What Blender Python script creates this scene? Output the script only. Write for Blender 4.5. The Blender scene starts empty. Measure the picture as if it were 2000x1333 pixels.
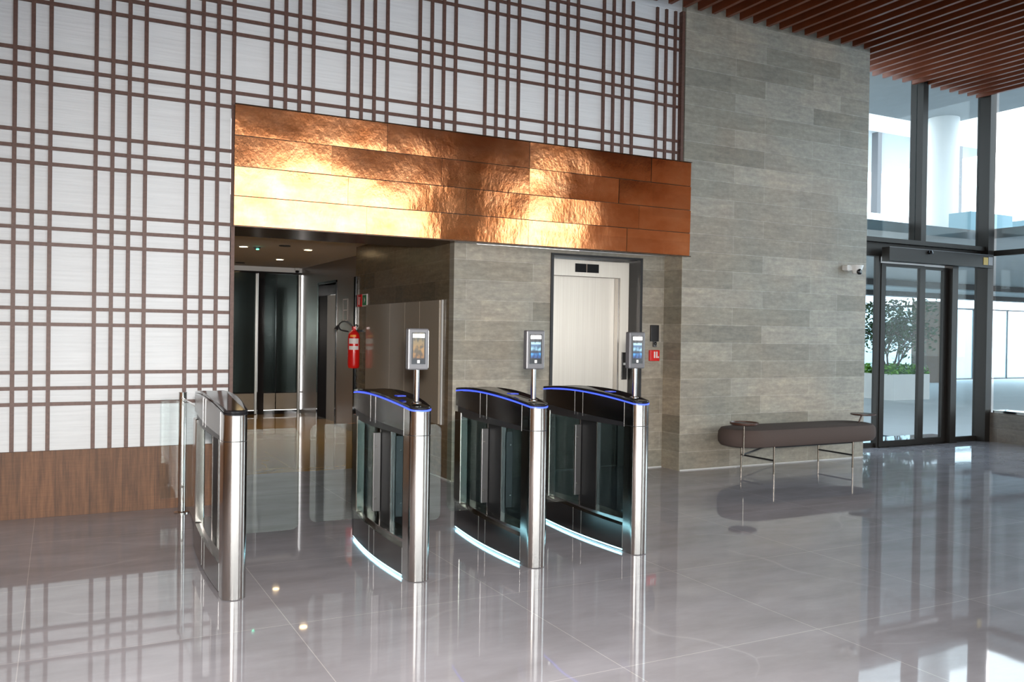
import bpy, math, random
from mathutils import Vector, Matrix, noise
random.seed(7)
PI = math.pi
sc = bpy.context.scene
COL = sc.collection

# ------------------------------------------------------------------ camera
f, yaw, pitch, roll, H = 1.7088, 0.479827, -0.00857, 0.014556, 1.45
fw = Vector((math.sin(yaw)*math.cos(pitch), math.cos(yaw)*math.cos(pitch), math.sin(pitch)))
rt0 = Vector((math.cos(yaw), -math.sin(yaw), 0)); up0 = rt0.cross(fw)
rt = math.cos(roll)*rt0 + math.sin(roll)*up0
up = math.cos(roll)*up0 - math.sin(roll)*rt0
cam = bpy.data.cameras.new('camera'); cam.sensor_width = 36; cam.lens = f*18
cam.clip_start = .05; cam.clip_end = 300
co = bpy.data.objects.new('camera', cam); COL.objects.link(co)
co.matrix_world = Matrix(((rt.x, up.x, -fw.x, 0), (rt.y, up.y, -fw.y, 0), (rt.z, up.z, -fw.z, H), (0, 0, 0, 1)))
sc.camera = co

# ------------------------------------------------------------------ world, light, exposure
SKY = 5.0
w = bpy.data.worlds.new('world'); sc.world = w; w.use_nodes = True
nt = w.node_tree; nt.nodes.clear()
o = nt.nodes.new('ShaderNodeOutputWorld'); b = nt.nodes.new('ShaderNodeBackground')
tc = nt.nodes.new('ShaderNodeTexCoord'); sx = nt.nodes.new('ShaderNodeSeparateXYZ'); cr = nt.nodes.new('ShaderNodeValToRGB')
nt.links.new(tc.outputs['Generated'], sx.inputs[0]); nt.links.new(sx.outputs['Z'], cr.inputs[0])
cr.color_ramp.elements[0].position = 0.0; cr.color_ramp.elements[0].color = (1, .975, .95, 1)
cr.color_ramp.elements[1].position = 0.8; cr.color_ramp.elements[1].color = (.40, .47, .55, 1)
nt.links.new(cr.outputs[0], b.inputs[0]); nt.links.new(b.outputs[0], o.inputs[0]); b.inputs[1].default_value = SKY
sc.view_settings.view_transform = 'Standard'; sc.view_settings.look = 'None'
sc.view_settings.gamma = 1; sc.view_settings.exposure = 0.6; sc.view_settings.use_curve_mapping = False
sc.cycles.use_denoising = True
sc.cycles.max_bounces = 10; sc.cycles.diffuse_bounces = 5; sc.cycles.glossy_bounces = 5
sc.cycles.transparent_max_bounces = 20; sc.cycles.sample_clamp_indirect = 6
sc.cycles.caustics_reflective = False; sc.cycles.caustics_refractive = False

def light(name, kind, loc, energy, color=(1, 1, 1), rot=(0, 0, 0), **kw):
    l = bpy.data.lights.new(name, kind); l.energy = energy; l.color = color
    for k, v in kw.items(): setattr(l, k, v)
    ob = bpy.data.objects.new(name, l); COL.objects.link(ob); ob.location = loc; ob.rotation_euler = rot
    return ob
def portal(name, loc, rot, sx_, sy_):
    p = light(name, 'AREA', loc, 1, rot=rot, shape='RECTANGLE', size=sx_, size_y=sy_)
    p.data.cycles.is_portal = True
portal('daylight_portal', (3.9, -6.2, 2.5), (PI/2, 0, 0), 15.8, 5.0)
portal('daylight_portal', (12.0, -1.0, 2.6), (PI/2, 0, PI/2), 17.6, 4.5)
portal('daylight_portal', (10.2, 8.35, 2.45), (PI/2, 0, PI), 3.6, 4.9)

# the photographer's flash, mounted just above the lens
d_ = (fw+Vector((-.10, 0, -.37))).normalized()
fl = light('photo_flash', 'SPOT', (.03, -.03, 1.61), 1300, (1, .96, .91), spot_size=1.85, spot_blend=1.0, shadow_soft_size=.07)
fl.rotation_euler = d_.to_track_quat('-Z', 'Y').to_euler()

# ------------------------------------------------------------------ node helpers
def mat(name):
    m = bpy.data.materials.new(name); m.use_nodes = True
    nt = m.node_tree; p = nt.nodes['Principled BSDF']
    return m, nt, p
def simple(name, col, rough=.5, metal=0, spec=.5, emit=None, es=0, bump=0, bscale=60, aniso=0, coat=0):
    m, nt, p = mat(name)
    p.inputs['Base Color'].default_value = (*col, 1); p.inputs['Roughness'].default_value = rough
    p.inputs['Metallic'].default_value = metal; p.inputs['Specular IOR Level'].default_value = spec
    p.inputs['Anisotropic'].default_value = aniso; p.inputs['Coat Weight'].default_value = coat
    # a little procedural variation so that no surface is perfectly flat in tone
    g = nt.nodes.new('ShaderNodeNewGeometry'); n = nt.nodes.new('ShaderNodeTexNoise'); n.inputs['Scale'].default_value = bscale
    nt.links.new(g.outputs['Position'], n.inputs['Vector'])
    if emit is None:
        mx = nt.nodes.new('ShaderNodeMix'); mx.data_type = 'RGBA'
        mx.inputs['A'].default_value = (*[c*.93 for c in col], 1); mx.inputs['B'].default_value = (*[min(1, c*1.07) for c in col], 1)
        nt.links.new(n.outputs['Fac'], mx.inputs['Factor']); nt.links.new(mx.outputs['Result'], p.inputs['Base Color'])
    else:
        p.inputs['Emission Color'].default_value = (*emit, 1); p.inputs['Emission Strength'].default_value = es
    if bump:
        bp = nt.nodes.new('ShaderNodeBump'); bp.inputs['Strength'].default_value = bump; bp.inputs['Distance'].default_value = .01
        nt.links.new(n.outputs['Fac'], bp.inputs['Height']); nt.links.new(bp.outputs[0], p.inputs['Normal'])
    return m
def pos_vec(nt, axes, scale=(1, 1), offs=(0, 0)):
    g = nt.nodes.new('ShaderNodeNewGeometry'); s = nt.nodes.new('ShaderNodeSeparateXYZ'); c = nt.nodes.new('ShaderNodeCombineXYZ')
    nt.links.new(g.outputs['Position'], s.inputs[0])
    for i, a in enumerate(axes):
        m = nt.nodes.new('ShaderNodeMath'); m.operation = 'MULTIPLY_ADD'
        nt.links.new(s.outputs[a], m.inputs[0]); m.inputs[1].default_value = scale[i]; m.inputs[2].default_value = offs[i]
        nt.links.new(m.outputs[0], c.inputs[i])
    return c
def noise_of(nt, vec, scale, detail=4, rough=.5):
    n = nt.nodes.new('ShaderNodeTexNoise'); n.inputs['Scale'].default_value = scale
    n.inputs['Detail'].default_value = detail; n.inputs['Roughness'].default_value = rough
    nt.links.new(vec.outputs[0], n.inputs['Vector']); return n
def ramp(nt, src, stops):
    r = nt.nodes.new('ShaderNodeValToRGB'); e = r.color_ramp.elements
    while len(e) < len(stops): e.new(.5)
    for el, (p, c) in zip(e, stops): el.position = p; el.color = (*c, 1)
    nt.links.new(src, r.inputs[0]); return r
def mixc(nt, mode, fac, a, b):
    m = nt.nodes.new('ShaderNodeMix'); m.data_type = 'RGBA'; m.blend_type = mode
    if isinstance(fac, float): m.inputs['Factor'].default_value = fac
    else: nt.links.new(fac, m.inputs['Factor'])
    for k, v in (('A', a), ('B', b)):
        if isinstance(v, tuple): m.inputs[k].default_value = (*v, 1)
        else: nt.links.new(v, m.inputs[k])
    return m.outputs['Result']

def stone_mat(name, axes, tone=(1, 1, 1), rough=.5):
    tone = (tone[0], tone[1]*.965, tone[2]*.965); m, nt, p = mat(name)
    v = pos_vec(nt, axes)
    br = nt.nodes.new('ShaderNodeTexBrick'); nt.links.new(v.outputs[0], br.inputs['Vector'])
    br.offset = .37; br.offset_frequency = 2; br.squash = 1; br.inputs['Scale'].default_value = 1
    br.inputs['Brick Width'].default_value = 1.18; br.inputs['Row Height'].default_value = .197
    br.inputs['Mortar Size'].default_value = .0022; br.inputs['Mortar Smooth'].default_value = .3
    br.inputs['Color1'].default_value = (.26, .25, .21, 1); br.inputs['Color2'].default_value = (.40, .385, .335, 1)
    br.inputs['Mortar'].default_value = (.47, .46, .42, 1); br.inputs['Bias'].default_value = -.1
    # patches inside a plank
    br2 = nt.nodes.new('ShaderNodeTexBrick'); nt.links.new(v.outputs[0], br2.inputs['Vector'])
    br2.offset = .61; br2.offset_frequency = 3; br2.inputs['Scale'].default_value = 1
    br2.inputs['Brick Width'].default_value = .53; br2.inputs['Row Height'].default_value = .197; br2.inputs['Mortar Size'].default_value = 0
    br2.inputs['Color1'].default_value = (.86, .86, .86, 1); br2.inputs['Color2'].default_value = (1.12, 1.1, 1.06, 1)
    c = mixc(nt, 'MULTIPLY', .6, br.outputs['Color'], br2.outputs['Color'])
    va = pos_vec(nt, axes, (1.5, 9)); n1 = noise_of(nt, va, 2.2, 8, .65)
    r1 = ramp(nt, n1.outputs['Fac'], [(.3, (.72, .72, .74)), (.55, (1, 1, 1)), (.75, (1.25, 1.23, 1.16))])
    c = mixc(nt, 'MULTIPLY', .8, c, r1.outputs[0])
    vb = pos_vec(nt, axes, (1, 1.6)); n2 = noise_of(nt, vb, 14, 8, .7)
    r2 = ramp(nt, n2.outputs['Fac'], [(.35, (.72, .72, .72)), (.6, (1.05, 1.05, 1.05)), (.70, (1.4, 1.37, 1.28))])
    c = mixc(nt, 'MULTIPLY', .7, c, r2.outputs[0])
    n3 = noise_of(nt, pos_vec(nt, axes, (1, 1)), .9, 3)
    r3 = ramp(nt, n3.outputs['Fac'], [(.4, (.95, 1, 1)), (.62, (1.08, .99, .9))])
    c = mixc(nt, 'MULTIPLY', .7, c, r3.outputs[0])
    c = mixc(nt, 'MULTIPLY', 1.0, c, tone)
    nt.links.new(c, p.inputs['Base Color']); p.inputs['Roughness'].default_value = rough
    bp = nt.nodes.new('ShaderNodeBump'); bp.inputs['Strength'].default_value = .25; bp.inputs['Distance'].default_value = .004
    nt.links.new(n2.outputs['Fac'], bp.inputs['Height']); nt.links.new(bp.outputs[0], p.inputs['Normal'])
    return m

def tile_floor(name, c1, c2, grout, ox, oy, rough=.035, size=1.17):
    m, nt, p = mat(name)
    v = pos_vec(nt, ('X', 'Y'), (1/size, 1/size), (-ox/size, -oy/size))
    br = nt.nodes.new('ShaderNodeTexBrick'); nt.links.new(v.outputs[0], br.inputs['Vector']); br.offset = 0; br.squash = 1
    br.inputs['Scale'].default_value = 1; br.inputs['Brick Width'].default_value = 1; br.inputs['Row Height'].default_value = 1
    br.inputs['Mortar Size'].default_value = .0018; br.inputs['Mortar Smooth'].default_value = .2
    br.inputs['Color1'].default_value = (*c1, 1); br.inputs['Color2'].default_value = (*c2, 1); br.inputs['Mortar'].default_value = (*grout, 1)
    n = noise_of(nt, pos_vec(nt, ('X', 'Y'), (1, 2.5)), 1.6, 7, .6)
    r = ramp(nt, n.outputs['Fac'], [(.3, (.82, .81, .80)), (.7, (1.15, 1.15, 1.16))])
    c = mixc(nt, 'MULTIPLY', .9, br.outputs['Color'], r.outputs[0])
    # pale marble veins
    vv = pos_vec(nt, ('X', 'Y'), (1, 1)); nz = noise_of(nt, vv, .8, 3)
    ad = nt.nodes.new('ShaderNodeVectorMath'); ad.operation = 'MULTIPLY_ADD'
    nt.links.new(nz.outputs['Color'], ad.inputs[0]); ad.inputs[1].default_value = (.8, .8, 0); nt.links.new(vv.outputs[0], ad.inputs[2])
    vo = nt.nodes.new('ShaderNodeTexVoronoi'); vo.feature = 'DISTANCE_TO_EDGE'; vo.inputs['Scale'].default_value = .55
    nt.links.new(ad.outputs[0], vo.inputs['Vector'])
    rv = ramp(nt, vo.outputs['Distance'], [(0, (.30, .30, .30)), (.004, (.08, .08, .08)), (.012, (0, 0, 0))])
    nm = noise_of(nt, vv, 1.3, 2); rm = ramp(nt, nm.outputs['Fac'], [(.5, (0, 0, 0)), (.62, (1, 1, 1))])
    fac = mixc(nt, 'MULTIPLY', 1.0, rv.outputs[0], rm.outputs[0])
    c = mixc(nt, 'MIX', fac, c, tuple(min(1, x*1.55) for x in c2))
    nt.links.new(c, p.inputs['Base Color'])
    p.inputs['Roughness'].default_value = rough; p.inputs['IOR'].default_value = 1.6
    nb = noise_of(nt, vv, 2.0, 2)
    bp = nt.nodes.new('ShaderNodeBump'); bp.inputs['Strength'].default_value = .05; bp.inputs['Distance'].default_value = .01
    nt.links.new(nb.outputs['Fac'], bp.inputs['Height']); nt.links.new(bp.outputs[0], p.inputs['Normal'])
    return m

def wood_mat(name, c1, c2, axes, stretch, scale=6, rough=.45, line=0):
    m, nt, p = mat(name)
    v = pos_vec(nt, axes, stretch); n = noise_of(nt, v, scale, 9, .62)
    r = ramp(nt, n.outputs['Fac'], [(.32, c1), (.5, tuple((a+b)/2 for a, b in zip(c1, c2))), (.68, c2)])
    c = r.outputs[0]
    if line:
        br = nt.nodes.new('ShaderNodeTexBrick'); nt.links.new(pos_vec(nt, axes).outputs[0], br.inputs['Vector'])
        br.inputs['Scale'].default_value = 1; br.inputs['Brick Width'].default_value = line; br.inputs['Row Height'].default_value = 1.0
        br.inputs['Mortar Size'].default_value = .0015; br.offset = 0
        br.inputs['Color1'].default_value = (.85, .85, .85, 1); br.inputs['Color2'].default_value = (1.15, 1.12, 1.1, 1); br.inputs['Mortar'].default_value = (.4, .4, .4, 1)
        c = mixc(nt, 'MULTIPLY', 1.0, c, br.outputs['Color'])
        n2 = noise_of(nt, pos_vec(nt, axes, (1, 25)), 5, 4); r2 = ramp(nt, n2.outputs['Fac'], [(.4, (.85, .85, .85)), (.6, (1.1, 1.1, 1.1))])
        c = mixc(nt, 'MULTIPLY', .5, c, r2.outputs[0])
    nt.links.new(c, p.inputs['Base Color']); p.inputs['Roughness'].default_value = rough
    return m

def glass_mat(name, tint=(.9, .96, .97), refl=.10, graz=.9):
    m = bpy.data.materials.new(name); m.use_nodes = True; nt = m.node_tree; nt.nodes.clear()
    o = nt.nodes.new('ShaderNodeOutputMaterial'); t = nt.nodes.new('ShaderNodeBsdfTransparent'); g = nt.nodes.new('ShaderNodeBsdfGlossy')
    fr = nt.nodes.new('ShaderNodeLayerWeight'); fr.inputs[0].default_value = .5; pw = nt.nodes.new('ShaderNodeMath'); pw.operation = 'POWER'; pw.inputs[1].default_value = 5; nt.links.new(fr.outputs['Facing'], pw.inputs[0])
    t.inputs[0].default_value = (*tint, 1); g.inputs['Roughness'].default_value = .0; g.inputs[0].default_value = (1, 1, 1, 1)
    mx = nt.nodes.new('ShaderNodeMixShader'); mul = nt.nodes.new('ShaderNodeMath'); mul.operation = 'MULTIPLY_ADD'; mul.inputs[1].default_value = graz; mul.inputs[2].default_value = refl
    cl = nt.nodes.new('ShaderNodeMath'); cl.operation = 'MINIMUM'; cl.inputs[1].default_value = .9
    nt.links.new(pw.outputs[0], mul.inputs[0]); nt.links.new(mul.outputs[0], cl.inputs[0]); nt.links.new(cl.outputs[0], mx.inputs[0])
    nt.links.new(t.outputs[0], mx.inputs[1]); nt.links.new(g.outputs[0], mx.inputs[2]); nt.links.new(mx.outputs[0], o.inputs[0])
    return m

def brushed(name, col, rough=.22, axes=('X', 'Z'), stretch=(120, .6), amount=.05, aniso=0):
    m, nt, p = mat(name)
    p.inputs['Metallic'].default_value = 1
    tcn = nt.nodes.new('ShaderNodeTexCoord'); mp = nt.nodes.new('ShaderNodeMapping'); mp.inputs['Scale'].default_value = (stretch[0], stretch[0], stretch[1])
    nt.links.new(tcn.outputs['Object'], mp.inputs[0]); n = nt.nodes.new('ShaderNodeTexNoise'); n.inputs['Scale'].default_value = 3; n.inputs['Detail'].default_value = 3
    nt.links.new(mp.outputs[0], n.inputs['Vector'])
    r = ramp(nt, n.outputs['Fac'], [(.3, tuple(c*(1-amount*2) for c in col)), (.7, tuple(min(1, c*(1+amount)) for c in col))])
    nt.links.new(r.outputs[0], p.inputs['Base Color']); p.inputs['Roughness'].default_value = rough
    if aniso:
        p.inputs['Anisotropic'].default_value = aniso; tg = nt.nodes.new('ShaderNodeTangent'); tg.direction_type = 'RADIAL'; tg.axis = 'Z'; nt.links.new(tg.outputs[0], p.inputs['Tangent'])
    return m

def copper_mat():
    m, nt, p = mat('copper_sheet'); p.inputs['Metallic'].default_value = 1
    v = pos_vec(nt, ('X', 'Z'), (1, 1.5)); n = noise_of(nt, v, 3.5, 6, .6)
    r = ramp(nt, n.outputs['Fac'], [(.3, (.70, .25, .095)), (.52, (.84, .35, .155)), (.72, (.92, .43, .21))])
    # one tone per sheet
    br = nt.nodes.new('ShaderNodeTexBrick'); nt.links.new(pos_vec(nt, ('X', 'Z'), (1, 1), (0, -.21)).outputs[0], br.inputs['Vector'])
    br.inputs['Scale'].default_value = 1; br.inputs['Brick Width'].default_value = 1.2; br.inputs['Row Height'].default_value = .25; br.inputs['Mortar Size'].default_value = 0; br.offset = .4
    br.inputs['Color1'].default_value = (.85, .82, .8, 1); br.inputs['Color2'].default_value = (1.05, 1.05, 1.0, 1)
    c = mixc(nt, 'MULTIPLY', .7, r.outputs[0], br.outputs['Color'])
    nt.links.new(c, p.inputs['Base Color']); p.inputs['Roughness'].default_value = .12
    v2 = pos_vec(nt, ('X', 'Z'), (1.6, 1)); n2 = noise_of(nt, v2, 13, 4, .6); n3 = noise_of(nt, pos_vec(nt, ('X', 'Z'), (1, .5)), 28, 2)
    ad = nt.nodes.new('ShaderNodeMath'); ad.operation = 'MULTIPLY_ADD'; nt.links.new(n3.outputs['Fac'], ad.inputs[0]); ad.inputs[1].default_value = .25; nt.links.new(n2.outputs['Fac'], ad.inputs[2])
    bp = nt.nodes.new('ShaderNodeBump'); bp.inputs['Strength'].default_value = .085; bp.inputs['Distance'].default_value = .010
    nt.links.new(ad.outputs[0], bp.inputs['Height']); nt.links.new(bp.outputs[0], p.inputs['Normal'])
    return m

def plaster_mat():
    m, nt, p = mat('white_textured_panel')
    v = pos_vec(nt, ('X', 'Z'), (1.2, 34)); n = noise_of(nt, v, 1.6, 3, .5)
    r = ramp(nt, n.outputs['Fac'], [(.35, (.68, .70, .72)), (.65, (.74, .76, .78))]); nt.links.new(r.outputs[0], p.inputs['Base Color'])
    bp = nt.nodes.new('ShaderNodeBump'); bp.inputs['Strength'].default_value = .5; bp.inputs['Distance'].default_value = .01
    nt.links.new(n.outputs['Fac'], bp.inputs['Height']); nt.links.new(bp.outputs[0], p.inputs['Normal']); p.inputs['Roughness'].default_value = .7
    return m

M = {}
M['stoneX'] = stone_mat('stone_plank', ('X', 'Z'))
M['stoneY'] = stone_mat('stone_plank_return', ('Y', 'Z'), (.98, .93, .86))
M['stoneG'] = stone_mat('polished_stone_corridor', ('Y', 'Z'), (.52, .43, .33), .22)
M['brownwall'] = simple('brown_laminate_wall', (.16, .125, .10), .25)
M['floor'] = tile_floor('grey_polished_tile', (.375, .362, .392), (.41, .395, .425), (.62, .59, .60), 2.205, 3.14)
M['floor2'] = tile_floor('warm_polished_tile', (.42, .24, .07), (.46, .28, .085), (.44, .34, .2), 2.205, 3.14, .06)
M['walnut'] = wood_mat('walnut_wainscot', (.075, .032, .015), (.22, .10, .045), ('X', 'Z'), (9, .7), 3, .6, .235)
M['walnutY'] = wood_mat('walnut_wall', (.42, .17, .06), (.62, .30, .12), ('Y', 'Z'), (9, .7), 3, .4, .6)
M['batten'] = wood_mat('dark_walnut_batten', (.075, .032, .022), (.13, .062, .045), ('X', 'Z'), (5, 5), 8, .5)
M['slat'] = wood_mat('red_brown_slat', (.13, .028, .008), (.22, .052, .016), ('X', 'Y'), (30, .8), 2, .42)
M['plaster'] = plaster_mat()
M['white'] = simple('white_paint', (.75, .75, .74), .6)
M['greyceil'] = simple('grey_ceiling_paint', (.68, .68, .68), .7)
M['darkceil'] = simple('dark_plenum', (.03, .03, .032), .8)
M['copper'] = copper_mat()
M['steel'] = brushed('brushed_steel', (.52, .50, .475), .15, amount=.02)
M['steel_side'] = brushed('brushed_steel_panel', (.19, .18, .172), .22)
M['steelband'] = brushed('satin_steel', (.42, .41, .39), .42, stretch=(60, .3), aniso=.9)
M['clamp'] = brushed('satin_clamp_steel', (.34, .34, .34), .3)
M['steel_dark'] = brushed('dark_steel_panel', (.10, .095, .095), .16)
M['chrome'] = simple('polished_chrome', (.72, .70, .67), .08, 1)
M['elev'] = brushed('elevator_steel', (.40, .375, .34), .5, stretch=(60, .3), aniso=.9)
M['black'] = simple('black_gloss', (.012, .012, .014), .08, 0, .6)
M['blackm'] = simple('black_satin', (.018, .018, .02), .35)
M['coal'] = simple('matt_black', (.008, .008, .009), .55, 0, .2)
M['alum'] = simple('dark_bronze_aluminium', (.020, .017, .015), .42, 0, .22)
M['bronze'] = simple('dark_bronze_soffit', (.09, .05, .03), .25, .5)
M['blueled'] = simple('blue_light_strip', (.05, .1, .9), .3, emit=(.05, .09, .9), es=1.0)
M['whiteled'] = simple('cyan_white_light_strip', (.6, .9, 1), .3, emit=(.40, .85, 1.0), es=5)
M['screenlamp'] = simple('reader_lamp', (1, 1, 1), .3, emit=(1, .97, .95), es=3)
M['glass'] = glass_mat('clear_glass', (.97, .99, .99), .03, .4)
M['wing'] = glass_mat('wing_glass', (.90, .94, .92), .022)
M['tinted'] = glass_mat('smoked_glass', (.26, .31, .32), .010, .2)
M['facade'] = glass_mat('facade_glass', (.76, .83, .86), .010, .5)
M['red'] = simple('red_enamel', (.65, .012, .01), .25, coat=.5)
M['concrete'] = simple('grey_concrete', (.32, .33, .33), .85, bscale=4, bump=.3)
M['concretel'] = simple('pale_concrete', (.55, .55, .54), .8, bscale=3)
M['paving'] = simple('pale_terrace_paving', (.70, .74, .77), .6, bscale=2)
M['bench'] = simple('brown_fabric', (.085, .060, .052), .9, bscale=250, bump=.3)
M['bronzemetal'] = simple('dark_nickel', (.22, .19, .16), .25, 1)
M['wooddisc'] = simple('dark_stained_wood', (.07, .03, .02), .3)
M['leaf'] = simple('dark_green_leaf', (.025, .07, .018), .5)
M['leaf2'] = simple('fresh_green_leaf', (.16, .36, .04), .5)
M['bark'] = simple('grey_brown_bark', (.12, .09, .07), .8)
M['panel'] = simple('beige_gloss_panel', (.33, .28, .22), .12)
M['plastic'] = simple('white_plastic', (.8, .8, .78), .35)
M['greyp'] = simple('silver_grey_plastic', (.13, .13, .14), .38, .3)
M['mat'] = simple('blue_grey_door_mat', (.03, .07, .10), .95, bscale=300, bump=.4)

# ------------------------------------------------------------------ mesh helpers
class MB:
    def __init__(s): s.v = []; s.f = []
    def add(s, vs, fs):
        n = len(s.v); s.v += [tuple(v) for v in vs]; s.f += [tuple(i+n for i in f) for f in fs]; return s
    def box(s, x0, x1, y0, y1, z0, z1):
        vs = [(x, y, z) for z in (z0, z1) for y in (y0, y1) for x in (x0, x1)]
        return s.add(vs, [(0, 2, 3, 1), (4, 5, 7, 6), (0, 1, 5, 4), (2, 6, 7, 3), (0, 4, 6, 2), (1, 3, 7, 5)])
    def tube(s, pts, r, n=12, closed=False):
        pts = [Vector(p) for p in pts]; R = r if isinstance(r, (list, tuple)) else [r]*len(pts)
        vs = []; L = len(pts); prev = None
        for i, p in enumerate(pts):
            if closed: d = pts[(i+1) % L]-pts[i-1]
            else: d = pts[min(i+1, L-1)]-pts[max(i-1, 0)]
            d.normalize()
            a = (prev-d*prev.dot(d)) if prev is not None else d.orthogonal()
            if a.length < 1e-6: a = d.orthogonal()
            a.normalize(); prev = a; b_ = d.cross(a)
            for k in range(n):
                t = 2*PI*k/n; vs.append(p+(a*math.cos(t)+b_*math.sin(t))*R[i])
        fs = []
        for i in range(L if closed else L-1):
            for k in range(n):
                j = (i+1) % L
                fs.append((i*n+k, i*n+(k+1) % n, j*n+(k+1) % n, j*n+k))
        if not closed:
            fs.append(tuple(range(n-1, -1, -1))); fs.append(tuple((L-1)*n+k for k in range(n)))
        return s.add(vs, fs)
    def cyl(s, x, y, z0, z1, r, n=24): return s.tube([(x, y, z0), (x, y, z1)], r, n)
    def lathe(s, prof, c=(0, 0, 0), n=28, axis='Z'):
        vs = []; fs = []; m = len(prof)
        for k in range(n):
            t = 2*PI*k/n
            for r, z in prof:
                p = (r*math.cos(t), r*math.sin(t), z)
                if axis == 'Y': p = (p[0], -p[2], p[1])
                vs.append((c[0]+p[0], c[1]+p[1], c[2]+p[2]))
        for k in range(n):
            for i in range(m-1):
                k2 = (k+1) % n; fs.append((k*m+i, k2*m+i, k2*m+i+1, k*m+i+1))
        fs.append(tuple(k*m for k in range(n-1, -1, -1))); fs.append(tuple(k*m+m-1 for k in range(n)))
        return s.add(vs, fs)
    def prism(s, poly, z0, z1):
        """poly: (x,y) loop; z0,z1 numbers or functions of (x,y)"""
        n = len(poly); Z0 = z0 if callable(z0) else (lambda x, y: z0); Z1 = z1 if callable(z1) else (lambda x, y: z1)
        vs = [(x, y, Z0(x, y)) for x, y in poly]+[(x, y, Z1(x, y)) for x, y in poly]
        fs = [tuple(range(n-1, -1, -1)), tuple(range(n, 2*n))]+[(i, (i+1) % n, n+(i+1) % n, n+i) for i in range(n)]
        return s.add(vs, fs)
    def build(s, name, m, parent=None, smooth=False, bevel=0, sub=0, origin=None):
        off = Vector(origin) if origin is not None else (world_loc(parent) if parent is not None else Vector((0, 0, 0)))
        me = bpy.data.meshes.new(name); me.from_pydata([Vector(v)-off for v in s.v], [], s.f); me.update()
        me.materials.append(M[m] if isinstance(m, str) else m)
        ob = bpy.data.objects.new(name, me); COL.objects.link(ob)
        if parent is not None: ob.parent = parent
        elif origin is not None: ob.location = origin
        import bmesh
        bm = bmesh.new(); bm.from_mesh(me); bmesh.ops.recalc_face_normals(bm, faces=bm.faces); bm.to_mesh(me); bm.free()
        if bevel:
            bv = ob.modifiers.new('bevel', 'BEVEL'); bv.width = bevel; bv.segments = 2; bv.limit_method = 'ANGLE'
        if sub:
            sb = ob.modifiers.new('sub', 'SUBSURF'); sb.levels = sub; sb.render_levels = sub
        if smooth:
            for p in me.polygons: p.use_smooth = True
            if not sub:
                try: me.set_sharp_from_angle(angle=math.radians(35))
                except Exception: pass
        return ob
def world_loc(o):
    v = Vector((0, 0, 0))
    while o is not None: v += o.location; o = o.parent
    return v
def thing(name, loc, label, cat, group=None):
    o = bpy.data.objects.new(name, None); COL.objects.link(o); o.location = loc; o.empty_display_size = .1
    return tag(o, label, cat, group)
def tag(o, label, cat, group=None):
    o['label'] = label; o['category'] = cat
    if group: o['group'] = group
    return o
def struct(o, label=None):
    o['kind'] = 'structure'
    if label: o['label'] = label
    return o
def sbox(name, m, x0, x1, y0, y1, z0, z1, label=None, bevel=0):
    return struct(MB().box(x0, x1, y0, y1, z0, z1).build(name, m, bevel=bevel), label)
B = lambda *a: MB().box(*a)

# ------------------------------------------------------------------ the room
YW = 7.55                 # face of the back wall
XR = 11.87                # inner face of the glazed right wall
ZC = 5.25
OPX0, OPX1, OPZ = 1.30, 3.41, 2.32
sbox('floor', 'floor', -4, XR+.1, -6, 8.95, -.12, 0, 'polished grey stone tile floor with pale veins')
sbox('floor', 'floor2', 1.1, 4.4, 8.951, 15.6, -.12, 0, 'warm tan polished floor of the corridor')
sbox('wall_back_left', 'plaster', -4, OPX0-.03, YW, YW+.2, 0, ZC, 'white textured wall behind the wooden lattice')
sbox('wall_back_upper', 'plaster', OPX0-.029, 5.934, YW, YW+.2, 3.25, ZC, 'white textured wall above the copper fascia')
sbox('wall_corridor_left', 'brownwall', 1.1, OPX0-.03, YW+.2, 15.6, 0, 2.7)
sbox('wall_corridor_right', 'stoneG', 3.41, 3.7, 7.901, 10.93, 0, 2.6, 'dark polished stone wall of the corridor')
sbox('wall_elevator', 'stoneX', 3.41, 4.489, 7.79, 7.9, 0, 2.324, 'stone plank wall left of the elevator')
sbox('wall_elevator', 'stoneX', 5.636, 5.9345, 7.79, 8.3, 0, 2.324, 'stone plank wall right of the elevator')
sbox('wall_elevator', 'stoneX', 4.49, 5.635, 7.79, 8.3, 2.286, 2.324, 'stone plank wall above the elevator')
sbox('wall_back_right', 'stoneX', 5.94, 8.75, 7.485, 8.05, 0, ZC, 'tall grey stone plank wall behind the bench')
sbox('wall_return', 'stoneY', 5.935, 5.9399, 7.485, 7.79, 0, 3.2, 'narrow brownish stone return beside the elevator')
sbox('ceiling', 'darkceil', -4.2, XR+.3, -6.3, 8.4, ZC, ZC+.15, 'dark ceiling above the wooden slats')
sbox('wall_left', 'walnutY', -4.2, -4, -6, YW+.2, 0, ZC)
# wainscot and thin light skirting lines
sbox('trim_1', 'walnut', -4, OPX0, YW-.035, YW-.002, 0, .505, 'walnut wainscot below the lattice')
sbox('baseboard_right', 'concretel', 5.945, 8.75, 7.477, 7.484, 0, .012)
sbox('baseboard_elevator', 'concretel', 5.64, 5.93, 7.783, 7.789, 0, .012)
sbox('baseboard_corridor', 'concretel', 3.402, 3.409, 7.8, 10.9, 0, .012)
sbox('trim_2', 'black', 3.385, 3.405, 10.86, 10.93, 0, 2.15, 'thin black corner strip behind the fire extinguisher')

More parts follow.
